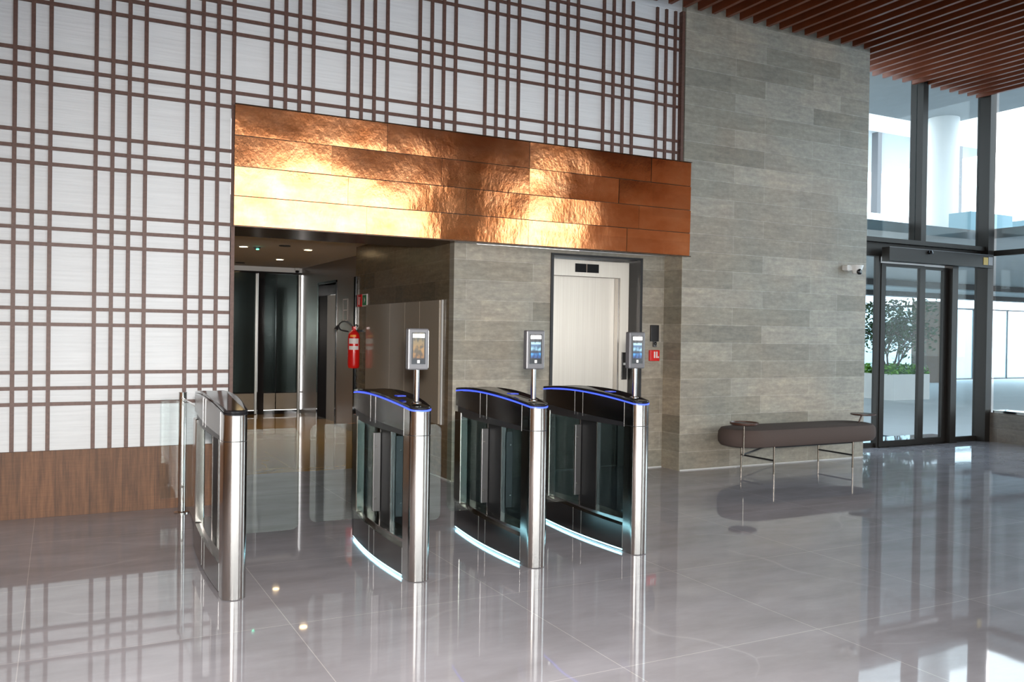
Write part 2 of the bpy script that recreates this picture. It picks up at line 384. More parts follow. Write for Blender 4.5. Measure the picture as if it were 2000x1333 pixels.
# corridor
sbox('ceiling_corridor', 'greyceil', 1.1, 4.4, 8.45, 15.6, 2.535, 2.65, 'grey corridor ceiling')
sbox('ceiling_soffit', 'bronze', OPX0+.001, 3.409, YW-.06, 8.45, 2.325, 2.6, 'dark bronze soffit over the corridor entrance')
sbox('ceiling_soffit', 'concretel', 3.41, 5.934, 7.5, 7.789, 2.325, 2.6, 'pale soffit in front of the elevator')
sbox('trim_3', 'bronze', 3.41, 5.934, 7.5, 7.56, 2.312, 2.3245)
# wall B with an elevator opening
wb = MB().box(3.8, 4.0, 10.9, 13.16, 0, 2.6).box(3.8, 4.0, 14.2, 15.4, 0, 2.6).box(3.8, 4.0, 13.16, 14.2, 2.2, 2.6)
struct(wb.build('wall_corridor_far', 'brownwall'), 'dark brown wall deep in the corridor')
sbox('wall_corridor_jog', 'brownwall', 3.7, 3.8, 10.83, 10.93, 0, 2.6)
sbox('wall_corridor_end', 'white', 1.1, 4.0, 15.3, 15.5, 2.455, 2.56, 'white band above the dark glass at the corridor end')
# end partition: dark reflective panels
M['darkpanel'] = simple('dark_green_glass_panel', (.035, .048, .046), .16, .75)
M['darkpanel2'] = simple('darker_glass_panel', (.022, .032, .032), .14, .75)
pt = struct(thing('wall_corridor_partition', (2.9, 15.3, 0), 'dark reflective glass partition at the corridor end', 'partition'))
del pt['category']
B(1.3, 3.04, 15.32, 15.36, .38, 2.42).build('glass_panel', 'darkpanel', pt)
B(3.16, 3.36, 15.32, 15.36, .38, 2.42).build('glass_panel', 'darkpanel2', pt)
B(3.375, 3.74, 15.32, 15.36, .38, 2.42).build('glass_panel', 'darkpanel', pt)
B(1.3, 3.74, 15.31, 15.36, .07, .36).build('kick_panel', 'panel', pt)
B(1.3, 3.8, 15.28, 15.36, 0, .065).build('bottom_rail', 'black', pt)
B(1.3, 3.8, 15.30, 15.36, .36, .38).build('middle_rail', 'black', pt)
B(1.3, 3.8, 15.30, 15.36, 2.42, 2.455).build('top_rail', 'black', pt)
B(3.05, 3.155, 15.26, 15.36, 0, 2.42).build('mullion', 'black', pt)
B(3.0, 3.045, 15.26, 15.31, 0, 2.42).build('steel_edge', 'steelband', pt, bevel=.01)
B(3.36, 3.375, 15.31, 15.36, .07, 2.42).build('seam', 'black', pt)
MB().cyl(3.755, 15.28, 0, 2.42, .028).build('steel_post', 'steelband', pt, smooth=True)
# side elevator in wall B
d3 = struct(thing('door_3', (3.95, 13.68, 0), 'steel elevator door in the corridor side wall', 'door')); del d3['category']
B(3.94, 3.99, 13.16, 14.2, 0, 2.03).build('door_panel', 'elev', d3)
B(3.93, 3.99, 13.16, 14.2, 2.035, 2.2).build('transom', 'steel_side', d3)
B(3.79, 3.99, 14.16, 14.23, 0, 2.23).build('jamb', 'black', d3)
B(3.79, 3.81, 13.12, 13.165, 0, 2.23).build('jamb', 'black', d3)
B(3.79, 3.99, 13.12, 14.2, 2.2, 2.235).build('head', 'black', d3)
B(3.775, 3.789, 14.0, 14.06, .95, 1.25).build('call_button_panel', 'steel_side', d3) if False else None

# ------------------------------------------------------------------ slatted ceiling
sl = thing('slatted_ceiling', (4, 1, 4.93), 'ceiling of long red-brown wooden slats hanging above the lobby', 'ceiling slats')
x = -3.9
SP = .1945
first = None
xs = []
x = 11.70
while x > -3.9: xs.append(x); x -= SP
for i, x in enumerate(xs):
    y1 = 8.12 if x > 8.75 else 7.42
    bld = MB().box(x-.022, x+.022, -5.8, y1, 4.93, 5.04)
    ob = bld.build('slat', 'slat', sl)
for yy in (-4.5, -2.0, .5, 3.0, 5.5, 7.2):
    B(-3.9, XR-.1, yy, yy+.04, 5.042, 5.08).build('carrier_rail', 'blackm', sl)
B(-3.9, XR, 8.125, 8.15, 4.9, 5.25).build('edge_closer', 'blackm', sl) if False else None

# ------------------------------------------------------------------ lattice
lt = thing('lattice_screen', (1.3, YW, .51), 'dark walnut lattice of crossing battens on the white wall', 'lattice')
ZTOP = 4.92
def vz0(x): return .506 if x < OPX0 else 3.3
n = 0
for k in range(-6, 9):
    for j in range(4):
        x = .255+.668*k+.119*j
        if x < -3.9 or x > 5.93: continue
        if abs(x-OPX0) < .05: x = OPX0-.015
        z0 = .506 if x <= OPX0 else 3.31
        B(x-.0145, x+.0145, YW-.024, YW-.002, z0, ZTOP).build('upright_batten', 'batten', lt)
for k in range(7):
    for j in range(3):
        z = .86+.609*k+.121*j
        x1 = OPX0 if z < 3.31 else 5.93
        B(-3.98, x1, YW-.021, YW-.0025, z-.0135, z+.0135).build('cross_batten', 'batten', lt)
B(5.895, 5.93, YW-.06, YW-.002, 3.31, ZTOP).build('end_batten', 'batten', lt)
sbox('trim_4', 'batten', OPX0-.0295, OPX0, YW-.045, YW+.19, 0, 2.305, 'dark walnut edge of the corridor opening')

# ------------------------------------------------------------------ copper fascia
cf = thing('copper_fascia', (3.65, 7.5, 2.31), 'wide glossy hammered copper fascia over the corridor and elevator', 'copper fascia')
CX0, CX1, CZ0, CZ1, CY = 1.285, 6.025, 2.31, 3.31, 7.475
rows = [(CZ0, CZ0+.245), (CZ0+.245, CZ0+.49), (CZ0+.49, CZ0+.745), (CZ0+.745, CZ1)]
cuts = [[2.42, 3.13, 4.05, 5.2], [2.25, 3.38, 4.05, 5.35], [2.1, 3.13, 4.05, 5.1], [2.6, 4.05, 5.5]]
def copper_sheet(x0, x1, z0, z1, row, seed):
    nx = max(6, int((x1-x0)/.03)); nz = 9; vs = []; fs = []
    tilt = [.004, .003, .004, .0065][row]
    rx = random.uniform(-.009, .009)
    for i in range(nx+1):
        for j in range(nz+1):
            x = x0+(x1-x0)*i/nx; z = z0+(z1-z0)*j/nz
            e = 1
            y = CY-.006+rx*(i/nx-.5)-tilt*(j/nz)
            y += (noise.noise(Vector((x*1.3, z*1.6, seed)))*.008+noise.noise(Vector((x*5, z*4, seed+5)))*.0012)*e
            vs.append((x, y, z))
    for i in range(nx):
        for j in range(nz):
            a = i*(nz+1)+j; fs.append((a, a+nz+1, a+nz+2, a+1))
    return MB().add(vs, fs)
sd = 0
for r, (z0, z1) in enumerate(rows):
    e = [CX0]+cuts[r]+[CX1]
    for a, b_ in zip(e[:-1], e[1:]):
        sd += 3.7
        ob = copper_sheet(a+.0022, b_-.0022, z0+.0038, z1-.0038, r, sd).build('copper_sheet', 'copper', cf, smooth=True)
        pass
B(CX0, CX1, CY+.006, YW-.07 if False else 7.484, CZ0, CZ1).build('backing_board', 'bronze', cf)
B(CX0-.004, CX1+.004, 7.455, 7.484, CZ1, CZ1+.006).build('top_edge', 'bronze', cf)
B(CX0-.004, CX1+.004, 7.455, 7.484, CZ0-.008, CZ0).build('bottom_edge', 'bronze', cf)

# ------------------------------------------------------------------ elevator in the lobby
d1 = struct(thing('door_1', (5.05, 7.95, 0), 'brushed steel elevator door in a black portal under the copper fascia', 'door')); del d1['category']
B(4.49, 4.52, 7.775, 8.0, 0, 2.285).build('portal_side', 'blackm', d1)
B(5.605, 5.635, 7.775, 8.0, 0, 2.285).build('portal_side', 'blackm', d1)
B(4.52, 5.605, 7.775, 8.0, 2.262, 2.285).build('portal_head', 'blackm', d1)
B(5.49, 5.604, 7.99, 8.15, 0, 2.26).build('steel_jamb', 'elev', d1)
B(4.521, 4.60, 7.99, 8.15, 0, 2.26).build('steel_jamb', 'elev', d1)
B(4.60, 5.49, 7.99, 8.05, 2.075, 2.245).build('transom', 'elev', d1)
B(4.52, 5.604, 7.985, 8.0, 2.246, 2.261).build('head_trim', 'steel', d1)
B(4.60, 5.05, 8.07, 8.10, 0.01, 2.075).build('door_leaf', 'elev', d1)
B(5.053, 5.485, 8.076, 8.10, 0.01, 2.075).build('door_leaf', 'elev', d1)
B(5.470, 5.489, 8.0, 8.068, 0, 2.075).build('return_strip', 'steel', d1)
fd = B(4.906, 5.202, 7.982, 7.9895, 2.118, 2.21).build('floor_display', 'coal', d1)
B(5.04, 5.05, 7.978, 7.982, 2.118, 2.21).build('divider', 'steel', fd)
B(4.60, 5.49, 7.99, 8.1, 0, .008).build('sill', 'steel', d1)
cp = thing('call_button_panel', (5.50, 7.985, 1.08), 'slim steel elevator call panel on the steel jamb behind the last reader', 'call panel')
B(5.515, 5.585, 7.976, 7.989, .96, 1.26).build('plate', 'steel_side', cp, bevel=.003)
B(5.535, 5.562, 7.971, 7.976, 1.12, 1.145).build('button', 'plastic', cp)

# intercom + call point
ic = thing('wall_intercom', (5.79, 7.77, 1.46), 'black slim intercom box with small lens, above the red call point', 'intercom')
B(5.75, 5.855, 7.762, 7.789, 1.385, 1.565).build('body', 'blackm', ic, bevel=.004)
MB().lathe([(0, 0), (.018, 0), (.018, .012), (.010, .022), (0, .025)], (5.80, 7.762, 1.362), 16, 'Y').build('lens', 'black', ic, smooth=True)
B(5.785, 5.825, 7.755, 7.788, 1.325, 1.385).build('lower_knob', 'greyp', ic, bevel=.006)
ca = thing('fire_call_point', (5.80, 7.77, 1.24), 'square red fire alarm call point under the black intercom', 'call point')
B(5.735, 5.862, 7.752, 7.789, 1.172, 1.292).build('housing', 'red', ca, bevel=.006)
B(5.782, 5.797, 7.748, 7.752, 1.205, 1.275).build('white_mark', 'plastic', ca)
B(5.812, 5.827, 7.748, 7.752, 1.205, 1.275).build('white_mark', 'plastic', ca)
B(5.835, 5.848, 7.748, 7.752, 1.205, 1.222).build('white_mark', 'plastic', ca)

# ------------------------------------------------------------------ turnstiles
L = 1.27
def hw(u, side, flat=0): return .060+(.040-flat)*math.sin(PI*min(1, max(0, u)))
def ztop(y): u = y/L; return 1.0+.187*u-.162*u*u
def outline(y0, y1, off=0, n=12, nose=False, tail=False, flat=0):
    """closed (x,y) loop of the lens plan between stations y0..y1"""
    Lp = []; Rp = []
    for i in range(n+1):
        y = y0+(y1-y0)*i/n; u = y/L
        Lp.append((-(hw(u, -1, flat)+off), y)); Rp.append((hw(u, 1, flat)+off, y))
    pts = Rp[:]
    if tail:
        r = hw(1, 1, flat)+off
        pts += [(r*math.cos(t), y1+.03*math.sin(t)) for t in [PI*k/8 for k in range(1, 8)]]
    pts += Lp[::-1]
    if nose:
        r = hw(y0/L, 1, flat)+off; d = .045+off
        pts += [(r*math.cos(t), y0+d*math.sin(t)) for t in [PI+PI*k/14 for k in range(1, 14)]]
    return pts
def turnstile(x, y, rot, label, lw=0, rw=0, reader=True, left_lit=True, tone='steel_side', glassy=True, flat=0):
    t = thing('turnstile', (x, y, 0), label, 'turnstile', 'turnstiles across the corridor entrance')
    P = lambda mb, name, m, **k: mb.build(name, m, par, origin=(0, 0, 0), **k)
    par = t
    # front post: rounded stainless nose, in a body and a cap
    P(MB().prism(outline(.05, .125, 0, 3, nose=True, flat=flat), .004, .848), 'front_post', 'steel', smooth=True)
    P(MB().prism(outline(.05, .125, 0, 3, nose=True, flat=flat), .852, lambda a, b_: ztop(b_)-.012), 'post_cap', 'steel', smooth=True)
    P(MB().prism(outline(.054, .12, -.003, 3, nose=True, flat=flat), .847, .853), 'post_seam', 'blackm')
    # upper housing: two side panels
    P(MB().prism(outline(.128, .60, 0, 10, flat=flat), lambda a, b_: .865+.05*(b_/L), lambda a, b_: ztop(b_)-.012), 'header_panel', tone, smooth=True)
    P(MB().prism(outline(.603, .71, 0, 3, flat=flat), lambda a, b_: .865+.05*(b_/L), lambda a, b_: ztop(b_)-.012), 'header_joint_panel', tone, smooth=True)
    P(MB().prism(outline(.713, 1.235, 0, 8, tail=True, flat=flat), lambda a, b_: .865+.05*(b_/L), lambda a, b_: ztop(b_)-.012), 'header_panel', tone, smooth=True)
    P(MB().prism(outline(.13, 1.22, -.012, 12, flat=flat), .84, lambda a, b_: .866+.05*(b_/L)), 'lower_lip', 'blackm')
    # glowing rim, then the glossy black lid
    P(MB().prism(outline(.05, 1.235, .003, 16, nose=True, tail=True, flat=flat), lambda a, b_: ztop(max(b_, 0))-.011, lambda a, b_: ztop(max(b_, 0))-.003), 'light_strip', 'blueled' if left_lit else 'black')
    P(MB().prism(outline(.05, 1.235, .001, 16, nose=True, tail=True, flat=flat), lambda a, b_: ztop(max(b_, 0))-.0029, lambda a, b_: ztop(max(b_, 0))+.014), 'lid', 'black', bevel=.004)
    if left_lit: P(MB().box(-.035, .02, .36, .42, ztop(.39)+.010, ztop(.39)+.0165), 'card_window', M['blueled_dim'])
    # base plinth
    P(MB().prism(outline(.128, .60, 0, 10, flat=flat), .022, lambda a, b_: .175+.03*b_/L), 'base_panel', tone, smooth=True)
    P(MB().prism(outline(.603, .71, 0, 3, flat=flat), .022, lambda a, b_: .175+.03*b_/L), 'base_joint_panel', tone, smooth=True)
    P(MB().prism(outline(.713, 1.235, 0, 8, tail=True, flat=flat), .022, lambda a, b_: .175+.03*b_/L), 'base_panel', tone, smooth=True)
    for ys_, za, zb in ((.126, .84, None), (.601, .87, None), (.711, .87, None), (.126, .03, .18), (.601, .03, .19), (.711, .03, .195)):
        for s_ in (-1, 1):
            hx = hw(ys_/L, 1, flat)
            P(MB().box(s_*hx-.0015, s_*hx+.0015, ys_-.0015, ys_+.0025, za, zb or ztop(ys_)-.014), 'seam_strip', 'clamp')
    P(MB().prism(outline(.128, 1.22, -.030, 14, flat=flat), .16, .215), 'sill_rail', 'steel')
    P(MB().prism(outline(.14, 1.2, -.02, 12, flat=flat), .0, .012), 'foot', 'blackm')
    if left_lit: P(MB().prism(outline(.13, 1.23, -.006, 14, flat=flat), .012, .0215), 'floor_light_strip', 'whiteled')
    # rear upright and glazing between the posts
    P(MB().box(-.072, -.012, 1.12, 1.235, .2, .87), 'rear_post', 'steel', bevel=.006)
    P(MB().box(-.062, .062, .105, .128, .2, .87), 'front_upright', 'steel_dark')
    if glassy:
        P(MB().box(-.004, .004, .776, 1.19, .215, .86), 'side_glass', 'tinted')
        P(MB().box(-.004, .004, .13, .53, .215, .86), 'side_glass', 'tinted')
    P(MB().box(-.012, .012, .545, .765, .2, .87), 'hinge_column', 'coal')
    P(MB().box(-.015, .015, .765, .774, .2, .87), 'column_edge', 'steel')
    P(MB().box(-.015, .015, .536, .545, .2, .87), 'column_edge', 'steel')
    for wid, sgn, yy in ((lw, -1, .76), (rw, 1, .54)):
        if not wid: continue
        a, b_ = sorted((sgn*.0155, sgn*.064))
        cl = P(MB().box(a, b_, yy-.012, yy+.012, .275, .79), 'clamp_plate', 'clamp', bevel=.002)
        for zz in (.36, .70):
            k = MB().lathe([(0, 0), (.007, 0), (.006, .004), (0, .004)], ((a+b_)/2+.008*sgn, yy-.012, zz), 12, 'Y').build('screw', 'chrome', cl, origin=(0, 0, 0))
        # glass wing with rounded outer corners
        r = .045; x0 = sgn*.035; x1 = sgn*wid; z0, z1 = .235, .855; pts = [(x0, z0)]
        for cz, t0 in ((z0+r, -PI/2), (z1-r, 0)):
            for k in range(7):
                th = t0+PI/2*k/6; pts.append((x1-sgn*r+sgn*r*math.cos(th), cz+r*math.sin(th)))
        pts.append((x0, z1)); nn = len(pts)
        vs = [(px, yy-.005, pz) for px, pz in pts]+[(px, yy+.005, pz) for px, pz in pts]
        fs = [tuple(range(nn)), tuple(range(2*nn-1, nn-1, -1))]+[(i, (i+1) % nn, nn+(i+1) % nn, nn+i) for i in range(nn)]
        P(MB().add(vs, fs), 'glass_wing', 'wing')
    if reader:
        py = .115
        P(MB().lathe([(0, 0), (.030, 0), (.030, .006), (.022, .010), (.020, .012), (0, .012)], (.0, py, ztop(py)+.014)), 'pole_flange', 'chrome', smooth=True)
        P(MB().cyl(0, py, ztop(py)+.02, 1.26, .0165), 'reader_pole', 'steel', smooth=True)
        hb = P(MB().box(-.064, .064, py-.026, py+.022, 1.228, 1.472), 'reader_housing', 'greyp', bevel=.008)
        par = hb
        sc_ = P(MB().box(-.043, .043, py-.0285, py-.026, 1.262, 1.448), 'screen', M[reader])
        P(MB().box(-.036, .036, py-.0295, py-.0286, 1.418, 1.440), 'face_lamp', 'screenlamp')
        P(MB().box(-.008, .008, py-.0295, py-.0286, 1.268, 1.286), 'key_icon', 'plastic')
        P(MB().box(.0645, .069, py-.012, py-.002, 1.24, 1.46), 'side_hinge', 'steel')
        par = t
    t.rotation_euler = (0, 0, rot)
    return t
def screen_mat(name, stops, es):
    m, nt, p = mat(name); tcn = nt.nodes.new('ShaderNodeTexCoord'); s = nt.nodes.new('ShaderNodeSeparateXYZ')
    nt.links.new(tcn.outputs['Generated'], s.inputs[0])
    r = ramp(nt, s.outputs['Z'], stops); r.color_ramp.interpolation = 'EASE'
    n = nt.nodes.new('ShaderNodeTexNoise'); n.inputs['Scale'].default_value = 4; nt.links.new(tcn.outputs['Generated'], n.inputs['Vector'])
    r2 = ramp(nt, n.outputs['Fac'], [(.42, (.25, .3, .35)), (.56, (1, 1, 1))])
    # dark bezel left and right
    rx = ramp(nt, s.outputs['X'], [(.08, (0, 0, 0)), (.12, (1, 1, 1)), (.88, (1, 1, 1)), (.92, (0, 0, 0))])
    c = mixc(nt, 'MULTIPLY', 1.0, r.outputs[0], r2.outputs[0]); c = mixc(nt, 'MULTIPLY', 1.0, c, rx.outputs[0])
    p.inputs['Base Color'].default_value = (.01, .01, .012, 1); p.inputs['Roughness'].default_value = .12
    nt.links.new(c, p.inputs['Emission Color']); p.inputs['Emission Strength'].default_value = es
    return m
K = (0, 0, 0)
M['screen_amber'] = screen_mat('reader_screen_amber', [(.16, K), (.22, (.30, .13, .02)), (.45, (.34, .17, .03)), (.7, (.22, .14, .04)), (.84, (.12, .09, .03))], .9)
M['screen_blue'] = screen_mat('reader_screen_blue', [(.16, K), (.24, (.02, .10, .35)), (.34, (.06, .38, .9)), (.40, (.01, .03, .08)), (.50, (.35, .65, .85)), (.62, (.05, .12, .25)), (.70, (.5, .8, .95)), (.76, (.02, .02, .03)), (.84, (.12, .1, .1))], .9)
M['blueled_dim'] = simple('blue_reader_window', (.02, .04, .3), .2, emit=(.02, .05, .6), es=.35)
turnstile(.855, 4.80, -.012, 'slim end turnstile at far left without a face reader, next to the chrome post', 0, .46, False, False, 'steel_side', False, .02)
turnstile(1.880, 4.715, -.030, 'second turnstile from the left, face reader with an amber screen', .475, .325, 'screen_amber')
turnstile(2.655, 4.695, -.028, 'third turnstile from the left, in front of the bare stone wall', .315, .33, 'screen_blue')
turnstile(3.435, 4.700, .0, 'rightmost turnstile, in front of the elevator door', .315, 0, 'screen_blue')

# ------------------------------------------------------------------ chrome post with glass panel
cpst = thing('glass_railing', (.885, 7.30, 0), 'chrome post with clear glass panes between the lattice wall and the end turnstile', 'glass railing')
MB().cyl(.885, 7.30, .012, .945, .030).build('post', 'chrome', cpst, smooth=True)
MB().lathe([(0, 0), (.058, 0), (.058, .008), (.03, .014), (.026, .05), (0, .05)], (.885, 7.30, 0)).build('base_flange', 'chrome', cpst, smooth=True)
MB().lathe([(0, 0), (.031, 0), (.031, .006), (0, .010)], (.885, 7.30, .945)).build('cap', 'chrome', cpst, smooth=True)
for zz in (.22, .86):
    MB().tube([(.885, 7.275, zz), (.880, 7.21, zz)], .011, 10).build('clamp', 'chrome', cpst, smooth=True)
B(.866, .874, 6.12, 7.235, .12, .90).build('glass_pane', 'glass', cpst)
MB().tube([(.87, 6.10, .91), (.872, 7.27, .91)], .006, 10).build('top_rail', 'chrome', cpst, smooth=True)
B(.72, .862, 7.296, 7.304, .12, .90).build('glass_pane', 'glass', cpst)

# ------------------------------------------------------------------ corridor fittings
wp = thing('wall_panel', (3.38, 9.2, .53), 'long glossy beige panel fixed to the corridor stone wall', 'panel')
for a, b_ in ((8.065, 8.59), (8.6, 9.03), (9.04, 9.515), (9.525, 10.39)):
    B(3.375, 3.405, a, b_, .535, 1.773).build('panel_leaf', 'panel', wp)
B(3.393, 3.408, 8.035, 8.060, .53, 1.776).build('edge_strip', 'concretel', wp)
fe = thing('fire_extinguisher', (3.30, 10.62, .98), 'red fire extinguisher hanging on the corridor wall', 'fire extinguisher')
X, Y = 3.29, 10.60
MB().lathe([(0, 0), (.062, 0), (.070, .012), (.074, .03), (.074, .39), (.066, .43), (.045, .455), (.026, .47), (.024, .49), (0, .49)], (X, Y, .99)).build('cylinder', 'red', fe, smooth=True)
M['paper'] = simple('white_label', (.75, .68, .66), .5); M['orange'] = simple('orange_label', (.9, .30, .03), .5); M['green'] = simple('green_sign', (.02, .22, .08), .5)
def arc_label(z0, z1, a0, a1, name, m, r=.0748):
    mb = MB(); n_ = 10; vs = []
    for k in range(n_+1):
        t = a0+(a1-a0)*k/n_
        for rr, z in ((r, z0), (r, z1), (r+.0008, z1), (r+.0008, z0)): vs.append((X+rr*math.cos(t), Y+rr*math.sin(t), z))
    fs = []
    for k in range(n_):
        for q in range(4): fs.append((k*4+q, k*4+(q+1) % 4, k*4+4+(q+1) % 4, k*4+4+q))
    mb.add(vs, fs).build(name, m, fe)
arc_label(1.22, 1.36, -2.75, -1.0, 'paper_label', 'paper')
arc_label(1.265, 1.295, -2.70, -1.1, 'red_label_band', 'red', .0757)
arc_label(1.378, 1.405, -2.5, -1.5, 'orange_tag', 'orange')
B(X-.02, X+.02, Y-.03, Y+.03, 1.47, 1.51).build('valve', 'red', fe, bevel=.005)
MB().tube([(X, Y-.02, 1.515), (X, Y-.09, 1.53), (X, Y-.13, 1.515)], .008, 8).build('lever', 'blackm', fe, smooth=True)
MB().tube([(X+.0, Y+.03, 1.50), (X-.05, Y+.05, 1.56), (X-.11, Y+.06, 1.58), (X-.17, Y+.06, 1.55), (X-.19, Y+.05, 1.50), (X-.16, Y+.03, 1.455), (X-.10, Y, 1.45), (X-.07, Y-.03, 1.44)], .011, 10).build('hose', 'blackm', fe, smooth=True, sub=1)
MB().tube([(X-.19, Y+.05, 1.52), (X-.215, Y+.05, 1.47)], [.012, .028], 12).build('nozzle_horn', 'blackm', fe, smooth=True)
B(X+.05, 3.408, Y-.02, Y+.02, 1.44, 1.47).build('bracket', 'blackm', fe)
s1 = thing('extinguisher_sign', (3.405, 10.73, 1.76), 'small red fire extinguisher sign on the corridor wall', 'sign')
B(3.398, 3.408, 10.65, 10.83, 1.762, 1.915).build('plate', 'red', s1)
B(3.396, 3.398, 10.74, 10.77, 1.785, 1.86).build('symbol', 'paper', s1); B(3.396, 3.398, 10.70, 10.78, 1.868, 1.878).build('symbol', 'paper', s1)
s2 = thing('exit_sign', (3.405, 10.53, 1.76), 'small green exit sign with white border beside the red one', 'sign')
B(3.398, 3.408, 10.44, 10.62, 1.762, 1.915).build('plate', 'paper', s2)
B(3.396, 3.398, 10.455, 10.605, 1.775, 1.902).build('green_field', 'green', s2)
MB().add([(3.3945, 10.49, 1.84), (3.3945, 10.54, 1.80), (3.3945, 10.54, 1.88), (3.3958, 10.49, 1.84), (3.3958, 10.54, 1.80), (3.3958, 10.54, 1.88)], [(0, 1, 2), (3, 5, 4), (0, 1, 4, 3), (1, 2, 5, 4), (2, 0, 3, 5)]).build('arrow', 'paper', s2)
s3 = thing('instruction_notice', (3.795, 12.65, 1.62), 'narrow framed notice on the brown wall beyond the corner', 'sign')
B(3.79, 3.799, 12.54, 12.76, 1.60, 1.93).build('plate', 'brownwall', s3)
for z in (1.60, 1.755, 1.915): B(3.787, 3.79, 12.54, 12.76, z, z+.012).build('border_line', 'paper', s3)
for yy in (12.54, 12.75): B(3.787, 3.79, yy, yy+.01, 1.60, 1.93).build('border_line', 'paper', s3)
M['warmlamp'] = simple('warm_downlight', (1, .8, .5), .3, emit=(1, .72, .38), es=14)
for i, (x, y, lb) in enumerate(((2.14, 11.7, 'lit round downlight nearest the left edge of the corridor ceiling'), (2.97, 11.65, 'lit round downlight nearest the stone wall in the corridor ceiling'), (3.01, 13.5, 'lit round downlight deepest in the corridor ceiling'))):
    t = thing('downlight', (x, y, 2.53), lb, 'ceiling light', 'corridor downlights')
    MB().lathe([(0, 0), (.062, 0), (.075, .004), (.075, .008), (0, .008)], (x, y, 2.526)).build('trim_ring', 'white', t, smooth=True)
    MB().lathe([(0, 0), (.05, 0), (.05, .002), (0, .002)], (x, y, 2.5235)).build('lamp', 'warmlamp', t)
    light('downlight_lamp', 'SPOT', (x, y, 2.51), 30, (1, .84, .66), spot_size=2.2, spot_blend=.6, shadow_soft_size=.05)
for x, y, lb in ((2.58, 11.3, 'unlit dark round ceiling fitting right of the green-lit detector'), (2.62, 14.6, 'unlit dark round ceiling fitting deepest at the left of the corridor')):
    t = tag(MB().lathe([(0, 0), (.07, 0), (.075, .006), (.075, .010), (0, .010)], (0, 0, 0)).build('dark_downlight', 'blackm', None, smooth=True, origin=(0, 0, 0)), lb, 'ceiling light', 'unlit corridor ceiling fittings')
    t.location = (x, y, 2.524)
t = thing('smoke_detector', (2.31, 11.7, 2.52), 'small ceiling detector with a green light between the downlights', 'detector')
MB().lathe([(0, 0), (.03, 0), (.045, .012), (.05, .03), (0, .03)], (2.31, 11.7, 2.5045)).build('housing', 'greyp', t, smooth=True)
M['greenlamp'] = simple('green_indicator', (.1, .9, .5), .3, emit=(.1, 1, .6), es=6)
B(2.30, 2.33, 11.66, 11.70, 2.498, 2.504).build('indicator', 'greenlamp', t)
t = thing('dome_camera', (3.71, 15.25, 2.5), 'tiny white camera at the end of the corridor ceiling', 'camera')
B(3.66, 3.74, 15.2, 15.29, 2.49, 2.533).build('housing', 'plastic', t, bevel=.01)
MB().lathe([(0, 0), (.03, .005), (.036, .03), (0, .04)], (3.70, 15.24, 2.452)).build('lens', 'black', t, smooth=True)

# CCTV on the stone wall
t = thing('security_camera', (8.40, 7.47, 2.28), 'white turret security camera on the stone wall above the bench', 'camera')
MB().lathe([(0, 0), (.030, 0), (.036, .01), (.036, .07), (0, .07)], (8.37, 7.484, 2.29), 20, 'Y').build('junction_base', 'plastic', t, smooth=True)
B(8.33, 8.42, 7.40, 7.484, 2.262, 2.325).build('bracket', 'plastic', t, bevel=.01)
MB().lathe([(0, 0), (.045, 0), (.075, .085), (.078, .10), (0, .10)], (8.475, 7.39, 2.225)).build('body', 'plastic', t, smooth=True)
MB().lathe([(0, 0), (.034, 0), (.034, .02), (.02, .032), (0, .034)], (8.462, 7.345, 2.245), 20, 'Y').build('lens', 'black', t, smooth=True)

# ------------------------------------------------------------------ bench
bn = thing('bench', (7.35, 7.15, 0), 'long brown upholstered bench with rounded ends against the stone wall', 'bench')
x0, x1, yc, hh, z0, z1 = 6.26, 8.40, 7.14, .295, .285, .485
def pill(inset, k=10):
    r = hh-inset; pts = []
    for t in [(-PI/2+PI*i/k) for i in range(k+1)]: pts.append((x1-hh+r*math.cos(t), yc+r*math.sin(t)))
    for t in [(PI/2+PI*i/k) for i in range(k+1)]: pts.append((x0+hh+r*math.cos(t), yc+r*math.sin(t)))
    return pts
prof = [(.09, z0), (.03, z0+.012), (.004, z0+.05), (0, z0+.10), (.006, z0+.155), (.03, z1-.012), (.09, z1)]
loops = [pill(i) for i, z in prof]; nn = len(loops[0]); vs = []; fs = []
for lp, (i, z) in zip(loops, prof): vs += [(a, b_, z) for a, b_ in lp]
for r in range(len(prof)-1):
    for i in range(nn): j = (i+1) % nn; fs.append((r*nn+i, r*nn+j, (r+1)*nn+j, (r+1)*nn+i))
fs += [tuple(range(nn-1, -1, -1)), tuple((len(prof)-1)*nn+i for i in range(nn))]
MB().add(vs, fs).build('seat_cushion', 'bench', bn, smooth=True)
for bx in (6.75, 7.93):
    for by in (6.92, 7.42): MB().cyl(bx, by, 0, .30, .0105, 12).build('leg', 'bronzemetal', bn, smooth=True)
    MB().tube([(bx, 6.92, .142), (bx, 7.42, .142)], .009, 10).build('stretcher', 'blackm', bn, smooth=True)
MB().tube([(6.75, 6.93, .283), (7.93, 6.93, .283)], .008, 8).build('seat_rail', 'blackm', bn, smooth=True)
def disc(cx, cy, z, name, tilt=0, rim=True):
    if rim: return MB().lathe([(0, 0), (.125, 0), (.144, .010), (.146, .030), (.140, .030), (.136, .014), (.0, .012)], (cx, cy, z), 40)
    return MB().lathe([(0, 0), (.12, 0), (.14, .008), (.14, .020), (.0, .020)], (cx, cy, z), 40)
px, py = 6.335, 6.93
disc(px, py, .535, '').build('tray_table', 'wooddisc', bn, smooth=True)
MB().lathe([(0, 0), (.13, 0), (.13, .003), (0, .003)], (px, py, .549), 36).build('tray_inlay', 'greyp', bn)
MB().cyl(px, py, .225, .536, .007, 10).build('tray_pole', 'bronzemetal', bn, smooth=True)
